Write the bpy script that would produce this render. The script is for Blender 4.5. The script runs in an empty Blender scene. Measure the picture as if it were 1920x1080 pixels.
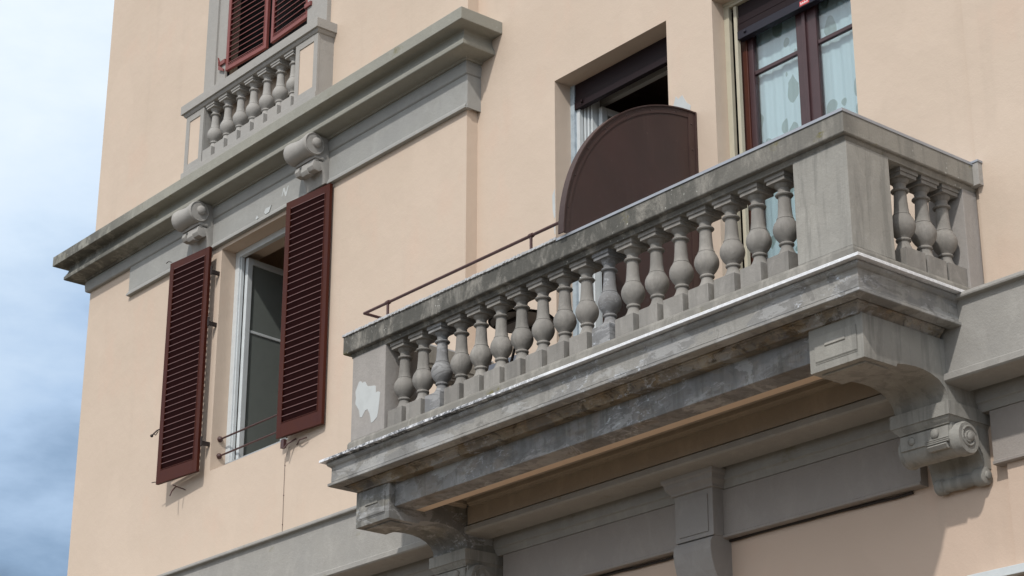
import bpy, bmesh, math, random
from mathutils import Vector, Matrix
random.seed(7)
scene = bpy.context.scene
COL = scene.collection

# ---------------------------------------------------------------- camera
yaw, pitch, roll = -0.879663776, 0.37531666, 0.00038958
F = Vector((math.sin(yaw) * math.cos(pitch), math.cos(yaw) * math.cos(pitch), math.sin(pitch)))
R = Vector((math.cos(yaw), -math.sin(yaw), 0.0))
U = R.cross(F)
R2 = R * math.cos(roll) + U * math.sin(roll)
U2 = -R * math.sin(roll) + U * math.cos(roll)
cam_data = bpy.data.cameras.new("Camera")
cam = bpy.data.objects.new("Camera", cam_data)
COL.objects.link(cam)
cam.matrix_world = Matrix(((R2.x, U2.x, -F.x, 0), (R2.y, U2.y, -F.y, 0), (R2.z, U2.z, -F.z, 0), (0, 0, 0, 1)))
cam_data.sensor_width = 36.0
cam_data.lens = 3806.37 / 1920 * 36.0
cam_data.clip_start = 0.1
cam_data.clip_end = 3000
scene.camera = cam

# ---------------------------------------------------------------- light
SUN = Vector((0.50, -1.0, 1.05)).normalized()          # towards the sun
elev = math.asin(SUN.z)
azim = math.atan2(SUN.x, SUN.y)
world = bpy.data.worlds.new("World")
scene.world = world
world.use_nodes = True
wn, wl = world.node_tree.nodes, world.node_tree.links
wn.clear()
w_out = wn.new('ShaderNodeOutputWorld')
w_bg = wn.new('ShaderNodeBackground')
w_sky = wn.new('ShaderNodeTexSky')
w_sky.sky_type = 'NISHITA'
w_sky.sun_disc = False
w_sky.sun_elevation = elev
w_sky.sun_rotation = azim
w_bg.inputs['Strength'].default_value = 0.12
w_tc = wn.new('ShaderNodeTexCoord')
w_map = wn.new('ShaderNodeMapping')
w_map.inputs['Scale'].default_value = (1.5, 1.5, 3.4)
w_map.inputs['Location'].default_value = (0.35, 0.1, 0.22)
w_no = wn.new('ShaderNodeTexNoise')
w_no.inputs['Scale'].default_value = 2.6
w_no.inputs['Detail'].default_value = 9
w_no.inputs['Roughness'].default_value = 0.56
w_sep = wn.new('ShaderNodeSeparateXYZ')
w_add = wn.new('ShaderNodeMath'); w_add.operation = 'MULTIPLY_ADD'
w_add.inputs[1].default_value = 0.50
w_front = wn.new('ShaderNodeMapRange')                  # brightens the unseen street-side sky to add front fill
w_front.inputs[1].default_value = 0.30; w_front.inputs[2].default_value = -0.7
w_front.inputs[3].default_value = 0.0; w_front.inputs[4].default_value = 0.34
w_sum = wn.new('ShaderNodeMath'); w_sum.operation = 'ADD'
w_ramp = wn.new('ShaderNodeValToRGB')                   # thin cloud veil: bright overhead, blue-grey bank near the horizon
cr = w_ramp.color_ramp
stops = [(0.0, (1.2, 1.6, 2.2)), (0.40, (0.8, 1.15, 1.65)), (0.475, (1.0, 1.5, 2.2)), (0.525, (1.9, 2.75, 3.95)), (0.59, (3.5, 4.6, 6.1)), (0.68, (5.3, 6.3, 7.4)), (0.84, (7.4, 7.9, 8.3)), (1.0, (8.4, 8.5, 8.6))]
cr.elements[0].position = stops[0][0]; cr.elements[1].position = 1.0
for i, (p, c) in enumerate(stops):
    e = cr.elements[0] if i == 0 else (cr.elements[-1] if i == len(stops) - 1 else cr.elements.new(p))
    e.color = tuple(v / 10 for v in c) + (1,)
w_mul = wn.new('ShaderNodeVectorMath'); w_mul.operation = 'SCALE'; w_mul.inputs['Scale'].default_value = 10.0
w_mix = wn.new('ShaderNodeMix'); w_mix.data_type = 'RGBA'
w_mix.inputs[0].default_value = 0.86
wl.new(w_tc.outputs['Generated'], w_map.inputs['Vector'])
wl.new(w_map.outputs[0], w_no.inputs['Vector'])
wl.new(w_tc.outputs['Generated'], w_sep.inputs[0])
wl.new(w_no.outputs['Fac'], w_add.inputs[0])
wl.new(w_sep.outputs['Z'], w_add.inputs[2])
wl.new(w_sep.outputs['Y'], w_front.inputs[0])
wl.new(w_add.outputs[0], w_sum.inputs[0]); wl.new(w_front.outputs[0], w_sum.inputs[1])
wl.new(w_sum.outputs[0], w_ramp.inputs[0])
wl.new(w_ramp.outputs['Color'], w_mul.inputs[0])
wl.new(w_sky.outputs[0], w_mix.inputs[6])
wl.new(w_mul.outputs[0], w_mix.inputs[7])
wl.new(w_mix.outputs[2], w_bg.inputs['Color'])
wl.new(w_bg.outputs[0], w_out.inputs['Surface'])

sun_data = bpy.data.lights.new("Sun", 'SUN')
sun_data.energy = 2.0
sun_data.angle = math.radians(1.6)
sun_data.color = (1.0, 0.95, 0.88)
sun = bpy.data.objects.new("Sun", sun_data)
COL.objects.link(sun)
sun.rotation_euler = (-SUN).to_track_quat('-Z', 'Y').to_euler()
scene.view_settings.view_transform = 'Standard'
scene.view_settings.look = 'None'
scene.view_settings.exposure = 0.25
scene.view_settings.gamma = 1.0
scene.view_settings.use_curve_mapping = False

# ---------------------------------------------------------------- materials
class NT:
    """small helper round a node tree"""
    def __init__(s, name, rough=0.85, spec=0.3):
        s.m = bpy.data.materials.new(name)
        s.m.use_nodes = True
        s.n, s.l = s.m.node_tree.nodes, s.m.node_tree.links
        s.b = s.n['Principled BSDF']
        s.b.inputs['Roughness'].default_value = rough
        s.b.inputs['Specular IOR Level'].default_value = spec
        s.geo = s.n.new('ShaderNodeNewGeometry')
        s.pos = s.geo.outputs['Position']
    def mapped(s, scale, loc=(0, 0, 0), src=None):
        m = s.n.new('ShaderNodeMapping')
        m.inputs['Scale'].default_value = scale
        m.inputs['Location'].default_value = loc
        s.l.new(src or s.pos, m.inputs['Vector'])
        return m.outputs[0]
    def noise(s, scale, detail=5, rough=0.55, vec=None, dist=0.0):
        t = s.n.new('ShaderNodeTexNoise')
        t.inputs['Scale'].default_value = scale
        t.inputs['Detail'].default_value = detail
        t.inputs['Roughness'].default_value = rough
        t.inputs['Distortion'].default_value = dist
        s.l.new(vec or s.pos, t.inputs['Vector'])
        return t.outputs['Fac']
    def ramp(s, fac, a, b, va=0.0, vb=1.0):
        r = s.n.new('ShaderNodeMapRange')
        r.interpolation_type = 'SMOOTHSTEP'
        r.inputs[1].default_value = a; r.inputs[2].default_value = b
        r.inputs[3].default_value = va; r.inputs[4].default_value = vb
        s.l.new(fac, r.inputs[0])
        return r.outputs[0]
    def mul(s, a, b, op='MULTIPLY'):
        m = s.n.new('ShaderNodeMath'); m.operation = op
        for i, v in enumerate((a, b)):
            if isinstance(v, (int, float)): m.inputs[i].default_value = v
            else: s.l.new(v, m.inputs[i])
        return m.outputs[0]
    def mix(s, fac, c1, c2, blend='MIX'):
        m = s.n.new('ShaderNodeMix'); m.data_type = 'RGBA'; m.blend_type = blend
        for i, v in ((0, fac), (6, c1), (7, c2)):
            if isinstance(v, (int, float)): m.inputs[i].default_value = v
            elif isinstance(v, tuple): m.inputs[i].default_value = v + (1,)
            else: s.l.new(v, m.inputs[i])
        return m.outputs[2]
    def xyz(s):
        t = s.n.new('ShaderNodeSeparateXYZ'); s.l.new(s.pos, t.inputs[0]); return t.outputs
    def color(s, c):
        if isinstance(c, tuple): s.b.inputs['Base Color'].default_value = c + (1,)
        else: s.l.new(c, s.b.inputs['Base Color'])
    def bump(s, h, strength, dist=0.01):
        b = s.n.new('ShaderNodeBump'); b.inputs['Strength'].default_value = strength
        b.inputs['Distance'].default_value = dist
        s.l.new(h, b.inputs['Height']); s.l.new(b.outputs[0], s.b.inputs['Normal'])

def plaster(name, col, dirt=(0.44, 0.36, 0.29), amt=0.5):
    t = NT(name, 0.92, 0.15)
    big = t.ramp(t.noise(0.55, 4), 0.38, 0.68)
    c = t.mix(t.mul(big, 0.55 * amt * 2), col, tuple(v * f for v, f in zip(col, (0.93, 0.925, 0.91))))
    blot = t.ramp(t.noise(2.2, 6, 0.6, t.mapped((1, 1, 0.6), (3, 1, 2))), 0.5, 0.72)
    c = t.mix(t.mul(blot, 0.45), c, tuple(min(1, v * f) for v, f in zip(col, (1.03, 0.95, 0.93))))
    st = t.ramp(t.noise(1.0, 7, 0.62, t.mapped((3.2, 3.2, 0.22))), 0.54, 0.78)
    c = t.mix(t.mul(st, 0.22 * amt * 2), c, dirt)
    pt = t.ramp(t.noise(0.9, 3, 0.4, t.mapped((1.3, 1.3, 0.9), (5, 2, 8)), 0.4), 0.56, 0.60)
    c = t.mix(t.mul(pt, 0.20), c, tuple(min(1, v * 1.09) for v in col))
    t.color(c)
    t.bump(t.mul(t.mul(t.noise(2.8, 4, 0.55), 9.0), t.noise(75, 3, 0.6), 'ADD'), 0.20, 0.006)
    return t.m

M = {}
WALLC = (0.605, 0.498, 0.408)
M['plaster'] = plaster('peach_plaster', WALLC)
M['plaster_lower'] = plaster('lower_peach_plaster', (0.60, 0.47, 0.38))
M['soffit_paint'] = plaster('soffit_peach_paint', (0.76, 0.61, 0.47))
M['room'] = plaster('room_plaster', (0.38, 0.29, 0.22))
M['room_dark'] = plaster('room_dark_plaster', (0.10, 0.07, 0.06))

def stone(name, base=(0.375, 0.352, 0.334), grime=0.0, streak=0.0, peel=0.0, moss=0.0, lichen=0.0, scale=1.0, xfade=None, warm=0.0, sidefade=False, tint=0.0):
    t = NT(name, 0.88, 0.2)
    n1 = t.ramp(t.noise(1.3 * scale, 5), 0.35, 0.7)
    c = t.mix(t.mul(n1, 0.35), base, tuple(v * f for v, f in zip(base, (0.86, 0.88, 0.92))))
    n2 = t.ramp(t.noise(9 * scale, 6, 0.65), 0.5, 0.8)
    c = t.mix(t.mul(n2, 0.18), c, tuple(v * 0.72 for v in base))
    if warm:
        w = t.ramp(t.noise(3.1, 6, 0.65, t.mapped((1, 2.2, 2.2), (1, 4, 2))), 0.42, 0.62)
        c = t.mix(t.mul(w, warm), c, (0.23, 0.155, 0.085))
        w2 = t.ramp(t.noise(6.0, 8, 0.72, t.mapped((1, 1.6, 1.6), (8, 1, 3)), 0.8), 0.53, 0.62)
        c = t.mix(t.mul(w2, warm), c, (0.065, 0.045, 0.03))
    if streak:
        s = t.ramp(t.noise(1.0, 7, 0.65, t.mapped((9, 9, 0.9), (2, 5, 1)), 0.3), 0.47, 0.62)
        c = t.mix(t.mul(s, streak), c, (0.115, 0.115, 0.11))
    if grime:
        g = t.ramp(t.noise(5.5, 10, 0.75, t.mapped((1, 1, 0.55)), 0.5), 0.33, 0.55)
        if xfade:
            xo = t.xyz()
            g = t.mul(g, t.ramp(xo[0], xfade[0], xfade[1], 1.0, xfade[2]))
            if sidefade: g = t.mul(g, t.ramp(xo[1], 9.76, 9.95, 1.0, 0.12))
        c = t.mix(t.mul(g, grime), c, (0.088, 0.087, 0.080))
    if moss:
        g = t.ramp(t.noise(2.3, 7, 0.7, t.mapped((1.2, 1.2, 2), (7, 3, 5))), 0.6, 0.72)
        c = t.mix(t.mul(g, moss), c, (0.15, 0.135, 0.03))
    if peel:
        a = t.noise(2.4, 6, 0.6, t.mapped((1, 1, 2.2), (4, 4, 4)))
        edge = t.mul(t.ramp(a, 0.475, 0.51), t.ramp(a, 0.51, 0.60, 1.0, 0.0))
        fine = t.ramp(t.noise(13, 8, 0.75, t.mapped((1, 1, 2.2)), 1.2), 0.50, 0.66)
        low = t.ramp(t.noise(1.1, 3, 0.5, t.mapped((1, 1, 1.5), (2, 9, 6))), 0.46, 0.60)
        e = t.mul(t.mul(edge, fine), low)
        c = t.mix(t.mul(t.ramp(a, 0.50, 0.54), 0.45 * peel), c, (0.185, 0.19, 0.20))
        pale = t.mul(t.ramp(t.noise(1.9, 8, 0.66, t.mapped((1, 1, 2.4), (6, 2, 7)), 0.6), 0.535, 0.565), 0.42 * peel)
        c = t.mix(pale, c, (0.47, 0.475, 0.48))
        drk = t.mul(t.ramp(t.noise(2.6, 8, 0.68, t.mapped((1, 1, 1.6), (3, 8, 1)), 0.6), 0.56, 0.60), 0.40 * peel)
        c = t.mix(drk, c, (0.13, 0.125, 0.12))
        c = t.mix(t.mul(e, peel), c, (0.62, 0.66, 0.72))
    if lichen:
        v = t.n.new('ShaderNodeTexVoronoi'); v.inputs['Scale'].default_value = 26
        t.l.new(t.mapped((1, 1, 1)), v.inputs['Vector'])
        d = t.ramp(v.outputs['Distance'], 0.10, 0.24, 1.0, 0.0)
        k = t.ramp(t.noise(3.5, 4, 0.6, t.mapped((1, 1, 1), (9, 9, 9))), 0.53, 0.64)
        c = t.mix(t.mul(t.mul(d, k), lichen), c, (0.45, 0.45, 0.42))
    if tint:
        oi = t.n.new('ShaderNodeObjectInfo')
        k = t.ramp(oi.outputs['Random'], 0.0, 1.0, 1.0 - tint, 1.0 + tint * 0.25)
        cc = t.n.new('ShaderNodeCombineColor')
        for i in range(3): t.l.new(k, cc.inputs[i])
        c = t.mix(1.0, c, cc.outputs[0], 'MULTIPLY')
    t.color(c)
    t.bump(t.mul(t.noise(55, 5, 0.7), t.mul(t.noise(7, 5, 0.6), 2.0), 'ADD'), 0.35, 0.010)
    return t.m

M['stone'] = stone('grey_painted_stone', grime=0.14)
M['stone_baluster'] = stone('weathered_baluster_stone', (0.36, 0.342, 0.318), grime=0.28, streak=0.25, tint=0.16)
M['stone_clean'] = stone('grey_clean_stone', (0.385, 0.372, 0.352), grime=0.06)
M['frieze'] = stone('grey_frieze_render', (0.365, 0.365, 0.35), grime=0.10, peel=0.10)
M['stone_cap'] = stone('weathered_parapet_stone', (0.30, 0.285, 0.255), grime=0.92, moss=0.8, lichen=1.0, streak=0.3, xfade=(-10.6, -8.3, 0.5), sidefade=True)
M['stone_cornice'] = stone('weathered_cornice_stone', (0.33, 0.325, 0.285), grime=0.8, moss=0.5, lichen=0.6, xfade=(-21.3, -19.2, 0.12))
M['stone_slab'] = stone('peeling_slab_stone', (0.37, 0.36, 0.34), grime=0.22, streak=0.2, peel=1.0)
M['stone_soffit'] = stone('stained_soffit_stone', (0.43, 0.365, 0.28), grime=0.4, peel=0.9, warm=0.75)
M['stone_beam'] = stone('damp_beam_stone', (0.35, 0.35, 0.35), grime=0.3, streak=0.5, peel=1.0, warm=0.35)
M['stone_pier'] = stone('streaked_pier_stone', (0.37, 0.358, 0.328), grime=0.18, streak=0.32)
M['stone_base'] = stone('mossy_base_stone', (0.33, 0.315, 0.285), grime=0.45, moss=1.0)
M['stone_course'] = stone('string_course_stone', (0.388, 0.375, 0.352), grime=0.14, moss=0.35, lichen=0.3)
M['stone_lower'] = stone('lower_frieze_render', (0.37, 0.335, 0.31), grime=0.10)
M['stone_bare'] = stone('bare_baluster_cement', (0.27, 0.27, 0.275), grime=0.35, peel=0.9, scale=2)
M['stone_warm'] = stone('beige_coffer_paint', (0.43, 0.365, 0.295), grime=0.15)
M['stone_stained'] = stone('stained_peeling_stone', (0.35, 0.34, 0.31), grime=0.5, streak=0.45, peel=1.0)

def simple(name, col, rough=0.5, spec=0.5, metal=0.0, var=0.15, nscale=8, dark=None, bump=0.0):
    t = NT(name, rough, spec)
    t.b.inputs['Metallic'].default_value = metal
    n = t.ramp(t.noise(nscale, 6, 0.65), 0.4, 0.7)
    t.color(t.mix(t.mul(n, var), col, dark or tuple(v * 0.5 for v in col)))
    if bump: t.bump(t.noise(40, 4), bump, 0.004)
    return t.m
M['oxblood'] = simple('oxblood_shutter_paint', (0.062, 0.013, 0.006), 0.5, 0.18, var=0.5, nscale=5, dark=(0.05, 0.012, 0.012), bump=0.08)
M['slat'] = simple('oxblood_slat_paint', (0.026, 0.006, 0.006), 0.8, 0.1, var=0.4, nscale=9)
M['faded'] = simple('faded_red_shutter_paint', (0.215, 0.062, 0.055), 0.5, 0.4, var=0.3, nscale=6, dark=(0.15, 0.04, 0.04))
M['faded_slat'] = simple('faded_red_slat_paint', (0.10, 0.026, 0.026), 0.55, 0.3, var=0.3)
M['slat_edge'] = simple('slat_edge_highlight', (0.165, 0.08, 0.075), 0.5, 0.4, var=0.3, nscale=12)  # lighter than the slats: light caught on their lips, put into the colour
M['faded_slat_edge'] = simple('faded_slat_edge_highlight', (0.21, 0.065, 0.06), 0.5, 0.4, var=0.3)  # same painted edge highlight for the faded shutters
t = NT('brown_sheet_metal_paint', 0.5, 0.35)
a = t.ramp(t.noise(1.6, 5, 0.6), 0.35, 0.7)
c = t.mix(t.mul(a, 0.8), (0.062, 0.034, 0.031), (0.050, 0.031, 0.028))
d = t.ramp(t.noise(1.0, 8, 0.7, t.mapped((1, 5, 0.5))), 0.52, 0.72)
c = t.mix(t.mul(d, 0.35), c, (0.105, 0.068, 0.060))
e = t.ramp(t.noise(22, 4, 0.7), 0.66, 0.72)
t.color(t.mix(t.mul(e, 0.5), c, (0.13, 0.09, 0.08)))
t.bump(t.noise(2.2, 3, 0.5), 0.35, 0.03)
M['screen'] = t.m
M['iron'] = simple('brown_iron_paint', (0.075, 0.032, 0.030), 0.5, 0.5, var=0.5, nscale=20)
M['dark_iron'] = simple('dark_iron', (0.03, 0.022, 0.02), 0.6, 0.4)
M['roller'] = simple('dark_plum_roller_metal', (0.017, 0.009, 0.011), 0.55, 0.2, var=0.2)
M['roller_navy'] = simple('navy_roller_metal', (0.020, 0.019, 0.030), 0.5, 0.3, var=0.2)
M['plum_frame'] = simple('plum_window_frame_paint', (0.062, 0.030, 0.034), 0.35, 0.5, var=0.3)
M['brown_frame'] = simple('chestnut_window_frame_paint', (0.085, 0.024, 0.014), 0.4, 0.5, var=0.3)
M['cream'] = simple('cream_metal_guide', (0.50, 0.47, 0.37), 0.4, 0.5, var=0.15)
M['white_frame'] = simple('white_window_frame_paint', (0.62, 0.66, 0.68), 0.4, 0.5, var=0.15)
M['blue_strip'] = simple('pale_blue_jamb_strip', (0.42, 0.50, 0.56), 0.55, 0.4, var=0.5, nscale=14, dark=(0.2, 0.26, 0.32))
M['zinc'] = simple('zinc_flashing', (0.36, 0.385, 0.43), 0.42, 0.6, metal=0.3, var=0.2)
M['mortar'] = simple('whitened_mortar', (0.52, 0.53, 0.55), 0.85, 0.2, var=0.5, nscale=16, dark=(0.25, 0.25, 0.24), bump=0.3)
M['chip'] = simple('bare_white_plaster', (0.52, 0.545, 0.55), 0.9, 0.1, var=0.15)
M['table_under'] = simple('pale_table_laminate', (0.34, 0.31, 0.29), 0.5, 0.4)
M['chair_grey'] = simple('blue_grey_chair_fabric', (0.16, 0.18, 0.22), 0.8, 0.2)
M['red_sticker'] = simple('red_sticker', (0.62, 0.09, 0.09), 0.4, 0.4, var=0.05)
M['white_print'] = simple('white_print', (0.8, 0.75, 0.75), 0.5, 0.3, var=0.05)
M['black'] = simple('black_rubber', (0.015, 0.014, 0.014), 0.7, 0.2)
M['asphalt'] = simple('warm_asphalt', (0.125, 0.104, 0.078), 0.9, 0.2, var=0.3, nscale=2)
M['roof'] = simple('terracotta_roof', (0.3, 0.13, 0.08), 0.8, 0.2, var=0.4)

# white metal drip edge with black weathering dashes
t = NT('weathered_drip_edge_metal', 0.45, 0.5)
a = t.ramp(t.noise(1.0, 9, 0.8, t.mapped((24, 24, 34)), 0.3), 0.41, 0.53)
b = t.ramp(t.noise(2.2, 4, 0.6), 0.32, 0.5)
leftw = t.ramp(t.xyz()[0], -12.3, -10.6, 0.95, 0.22)
t.color(t.mix(t.mul(t.mul(a, b), leftw), (0.86, 0.88, 0.92), (0.05, 0.052, 0.06)))
M['drip'] = t.m

# net curtain: pale blue-white with grey-green leaves
t = NT('leaf_patterned_net_curtain', 0.9, 0.1)
vec = t.mapped((1.0, 0.0, 0.72), (0.3, 0, 0.2))
dn = t.n.new('ShaderNodeTexNoise'); dn.inputs['Scale'].default_value = 5; t.l.new(vec, dn.inputs['Vector'])
dm = t.n.new('ShaderNodeVectorMath'); dm.operation = 'MULTIPLY_ADD'
t.l.new(dn.outputs['Color'], dm.inputs[0]); dm.inputs[1].default_value = (0.07, 0, 0.07); t.l.new(vec, dm.inputs[2])
v = t.n.new('ShaderNodeTexVoronoi'); v.inputs['Scale'].default_value = 7.0; v.inputs['Randomness'].default_value = 0.95
t.l.new(dm.outputs[0], v.inputs['Vector'])
sep = t.n.new('ShaderNodeSeparateColor'); t.l.new(v.outputs['Color'], sep.inputs[0])
rad = t.mul(t.ramp(sep.outputs[0], 0.1, 0.7, 0.10, 0.50), v.outputs['Distance'], 'SUBTRACT')
leaf = t.ramp(rad, 0.0, 0.03)
c = t.mix(t.mul(leaf, 0.9), (0.72, 0.84, 0.88), (0.37, 0.46, 0.44))
t.color(c)
tr = t.n.new('ShaderNodeBsdfTranslucent'); t.l.new(c, tr.inputs[0])
mx = t.n.new('ShaderNodeMixShader'); mx.inputs[0].default_value = 0.25
t.l.new(t.b.outputs[0], mx.inputs[1]); t.l.new(tr.outputs[0], mx.inputs[2])
t.l.new(mx.outputs[0], t.n['Material Output'].inputs['Surface'])
M['curtain'] = t.m

def glass(name, tint, refl):
    t = NT(name)
    t.n.remove(t.b)
    tr = t.n.new('ShaderNodeBsdfTransparent'); tr.inputs[0].default_value = tint + (1,)
    gl = t.n.new('ShaderNodeBsdfGlossy'); gl.inputs['Roughness'].default_value = 0.02
    lw = t.n.new('ShaderNodeLayerWeight'); lw.inputs[0].default_value = 0.5
    k = t.mul(t.mul(t.mul(t.mul(lw.outputs['Facing'], 3.0, 'POWER'), 0.8), 0.045, 'ADD'), refl)
    m = t.n.new('ShaderNodeMixShader')
    t.l.new(k, m.inputs[0]); t.l.new(tr.outputs[0], m.inputs[1]); t.l.new(gl.outputs[0], m.inputs[2])
    t.l.new(m.outputs[0], t.n['Material Output'].inputs['Surface'])
    return t.m
M['glass'] = glass('window_glass', (0.93, 0.97, 0.98), 1.2)
M['glass_dark'] = simple('grey_painted_reflection_glass', (0.17, 0.19, 0.18), 0.12, 0.6, var=0.1)  # opaque grey base colour stands in for the pane's reflection

# ---------------------------------------------------------------- mesh helpers
class MB:
    def __init__(s): s.bm = bmesh.new()
    def face(s, vs):
        try: return s.bm.faces.new(vs)
        except ValueError: return None
    def box(s, x0, x1, y0, y1, z0, z1):
        v = [s.bm.verts.new((x, y, z)) for x in (x0, x1) for y in (y0, y1) for z in (z0, z1)]
        for q in ((0, 1, 3, 2), (4, 6, 7, 5), (0, 4, 5, 1), (2, 3, 7, 6), (0, 2, 6, 4), (1, 5, 7, 3)):
            s.face([v[i] for i in q])
        return v
    def prism(s, pts, x0, x1, axis='x'):
        """polygon extruded along an axis; pts are (y,z) for x, (x,z) for y, (x,y) for z"""
        def P(a, p):
            return (a, p[0], p[1]) if axis == 'x' else ((p[0], a, p[1]) if axis == 'y' else (p[0], p[1], a))
        A = [s.bm.verts.new(P(x0, p)) for p in pts]
        B = [s.bm.verts.new(P(x1, p)) for p in pts]
        n = len(pts)
        for i in range(n):
            s.face([A[i], A[(i + 1) % n], B[(i + 1) % n], B[i]])
        s.face(A); s.face(B[::-1])
    def wrap(s, prof, X0, X1, Yf, Yb):
        """closed profile of (outward offset, z) carried round the left, front and right of a block"""
        st = []
        for cx, sx, cy, sy in ((X0, -1, Yb, 0), (X0, -1, Yf, -1), (X1, 1, Yf, -1), (X1, 1, Yb, 0)):
            st.append([s.bm.verts.new((cx + sx * d, cy + sy * d, z)) for d, z in prof])
        n = len(prof)
        for a, b in zip(st, st[1:]):
            for i in range(n):
                s.face([a[i], b[i], b[(i + 1) % n], a[(i + 1) % n]])
        s.face(st[0]); s.face(st[-1][::-1])
    def lathe(s, prof, c=(0, 0, 0), axis='z', seg=24):
        rings = []
        for r, h in prof:
            ring = []
            for k in range(seg):
                a = 2 * math.pi * k / seg
                u, w = r * math.cos(a), r * math.sin(a)
                p = (c[0] + u, c[1] + w, c[2] + h) if axis == 'z' else ((c[0] + h, c[1] + u, c[2] + w) if axis == 'x' else (c[0] + u, c[1] + h, c[2] + w))
                ring.append(s.bm.verts.new(p))
            rings.append(ring)
        for a, b in zip(rings, rings[1:]):
            for k in range(seg):
                s.face([a[k], a[(k + 1) % seg], b[(k + 1) % seg], b[k]])
        s.face(rings[0][::-1]); s.face(rings[-1])
    def tube(s, pts, r, seg=10):
        pts = [Vector(p) for p in pts]
        rings = []
        for i, p in enumerate(pts):
            d = (pts[min(i + 1, len(pts) - 1)] - pts[max(i - 1, 0)]).normalized()
            up = Vector((0, 0, 1)) if abs(d.z) < 0.9 else Vector((1, 0, 0))
            a = d.cross(up).normalized(); b = d.cross(a)
            rings.append([s.bm.verts.new(p + (a * math.cos(2 * math.pi * k / seg) + b * math.sin(2 * math.pi * k / seg)) * r) for k in range(seg)])
        for a, b in zip(rings, rings[1:]):
            for k in range(seg):
                s.face([a[k], a[(k + 1) % seg], b[(k + 1) % seg], b[k]])
        s.face(rings[0][::-1]); s.face(rings[-1])
    def ball(s, c, r, sc=(1, 1, 1)):
        m = Matrix.Translation(c) @ Matrix.Diagonal((r * sc[0], r * sc[1], r * sc[2], 1))
        bmesh.ops.create_uvsphere(s.bm, u_segments=18, v_segments=12, radius=1, matrix=m)
    def build(s, name, mat, parent=None, bevel=0.0, smooth=False, origin=None, mat2=None):
        bmesh.ops.recalc_face_normals(s.bm, faces=s.bm.faces[:])
        if bevel:
            ed = [e for e in s.bm.edges if len(e.link_faces) == 2 and e.calc_face_angle(0) > 0.6]
            bmesh.ops.bevel(s.bm, geom=ed, offset=bevel, segments=2, profile=0.6, affect='EDGES', clamp_overlap=True)
        if origin:
            bmesh.ops.translate(s.bm, verts=s.bm.verts[:], vec=-Vector(origin))
        me = bpy.data.meshes.new(name)
        s.bm.to_mesh(me); s.bm.free()
        me.materials.append(M[mat])
        o = bpy.data.objects.new(name, me)
        COL.objects.link(o)
        if origin: o.location = origin
        if parent: o.parent = parent
        if smooth:
            for p in me.polygons: p.use_smooth = True
            try: me.set_sharp_from_angle(angle=math.radians(38))
            except Exception: pass
        return o

def empty(name, loc, label, cat, group=None):
    o = bpy.data.objects.new(name, None)
    COL.objects.link(o)
    o.location = loc
    o['label'] = label; o['category'] = cat
    if group: o['group'] = group
    return o

def keep(o, parent):
    """parent without moving"""
    o.parent = parent
    o.matrix_parent_inverse = Matrix.Translation(-Vector(parent.location))
    return o

# ---------------------------------------------------------------- ground
b = MB(); b.box(-400, 400, -400, 400, -1.9, -1.6)
g = b.build('street', 'asphalt'); g['kind'] = 'structure'

# ---------------------------------------------------------------- building
YL, YM, YR = 11.065, 11.20, 11.175
XL, XC, XS, XE = -21.69, -14.07, -8.20, 5.0
house = bpy.data.objects.new('apartment_building', None)
COL.objects.link(house)
house['label'] = 'peach plastered apartment building with grey stone cornices and a long balustraded balcony'
house['category'] = 'building'

def wall_front(b, x0, x1, y, z0, z1, holes, th=0.5):
    """front wall made of butted blocks round rectangular holes (x0,x1,z0,z1)"""
    xs = sorted({x0, x1, *[h[0] for h in holes], *[h[1] for h in holes]})
    for a, c in zip(xs, xs[1:]):
        hs = sorted([h for h in holes if h[0] <= a + 1e-6 and h[1] >= c - 1e-6], key=lambda h: h[2])
        z = z0
        for h in hs:
            if h[2] > z: b.box(a, c, y, y + th, z, h[2])
            z = h[3]
        if z < z1: b.box(a, c, y, y + th, z, z1)

W1 = (-18.553, -17.03, 6.262, 8.885)
WU = (-18.67, -16.95, 11.02, 13.9)
W2 = (-12.91, -11.392, 5.14, 8.828)
W3 = (-10.825, -9.285, 5.14, 8.79)
TOP = 15.5
b = MB(); wall_front(b, XL, XC, YL, 4.3, TOP, [W1, WU])
b.build('wall', 'plaster', house)
b = MB(); wall_front(b, XC, XS, YM, 4.3, TOP, [W2, W3])
b.build('wall', 'plaster', house)
b = MB(); b.box(XS, XE, YR, YR + 0.5, 4.3, TOP)
b.build('wall', 'plaster', house)
b = MB(); b.box(XL, -8.085, 11.10, 11.6, -1.6, 4.3); b.box(-8.085, XE, 11.055, 11.555, -1.6, 4.3)
b.build('wall', 'plaster_lower', house)
b = MB(); b.box(XL, XL + 0.4, 11.6, 22, -1.6, TOP); b.box(XE - 0.4, XE, 11.7, 22, -1.6, TOP); b.box(XL + 0.4, XE - 0.4, 21.6, 22, -1.6, TOP)
b.build('wall', 'plaster', house)
b = MB(); b.prism([(10.5, TOP), (10.5, TOP + 0.15), (16, TOP + 1.7), (22.6, TOP + 0.15), (22.6, TOP)], XL - 0.5, XE + 0.5)
b.build('roof', 'roof', house)

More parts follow.
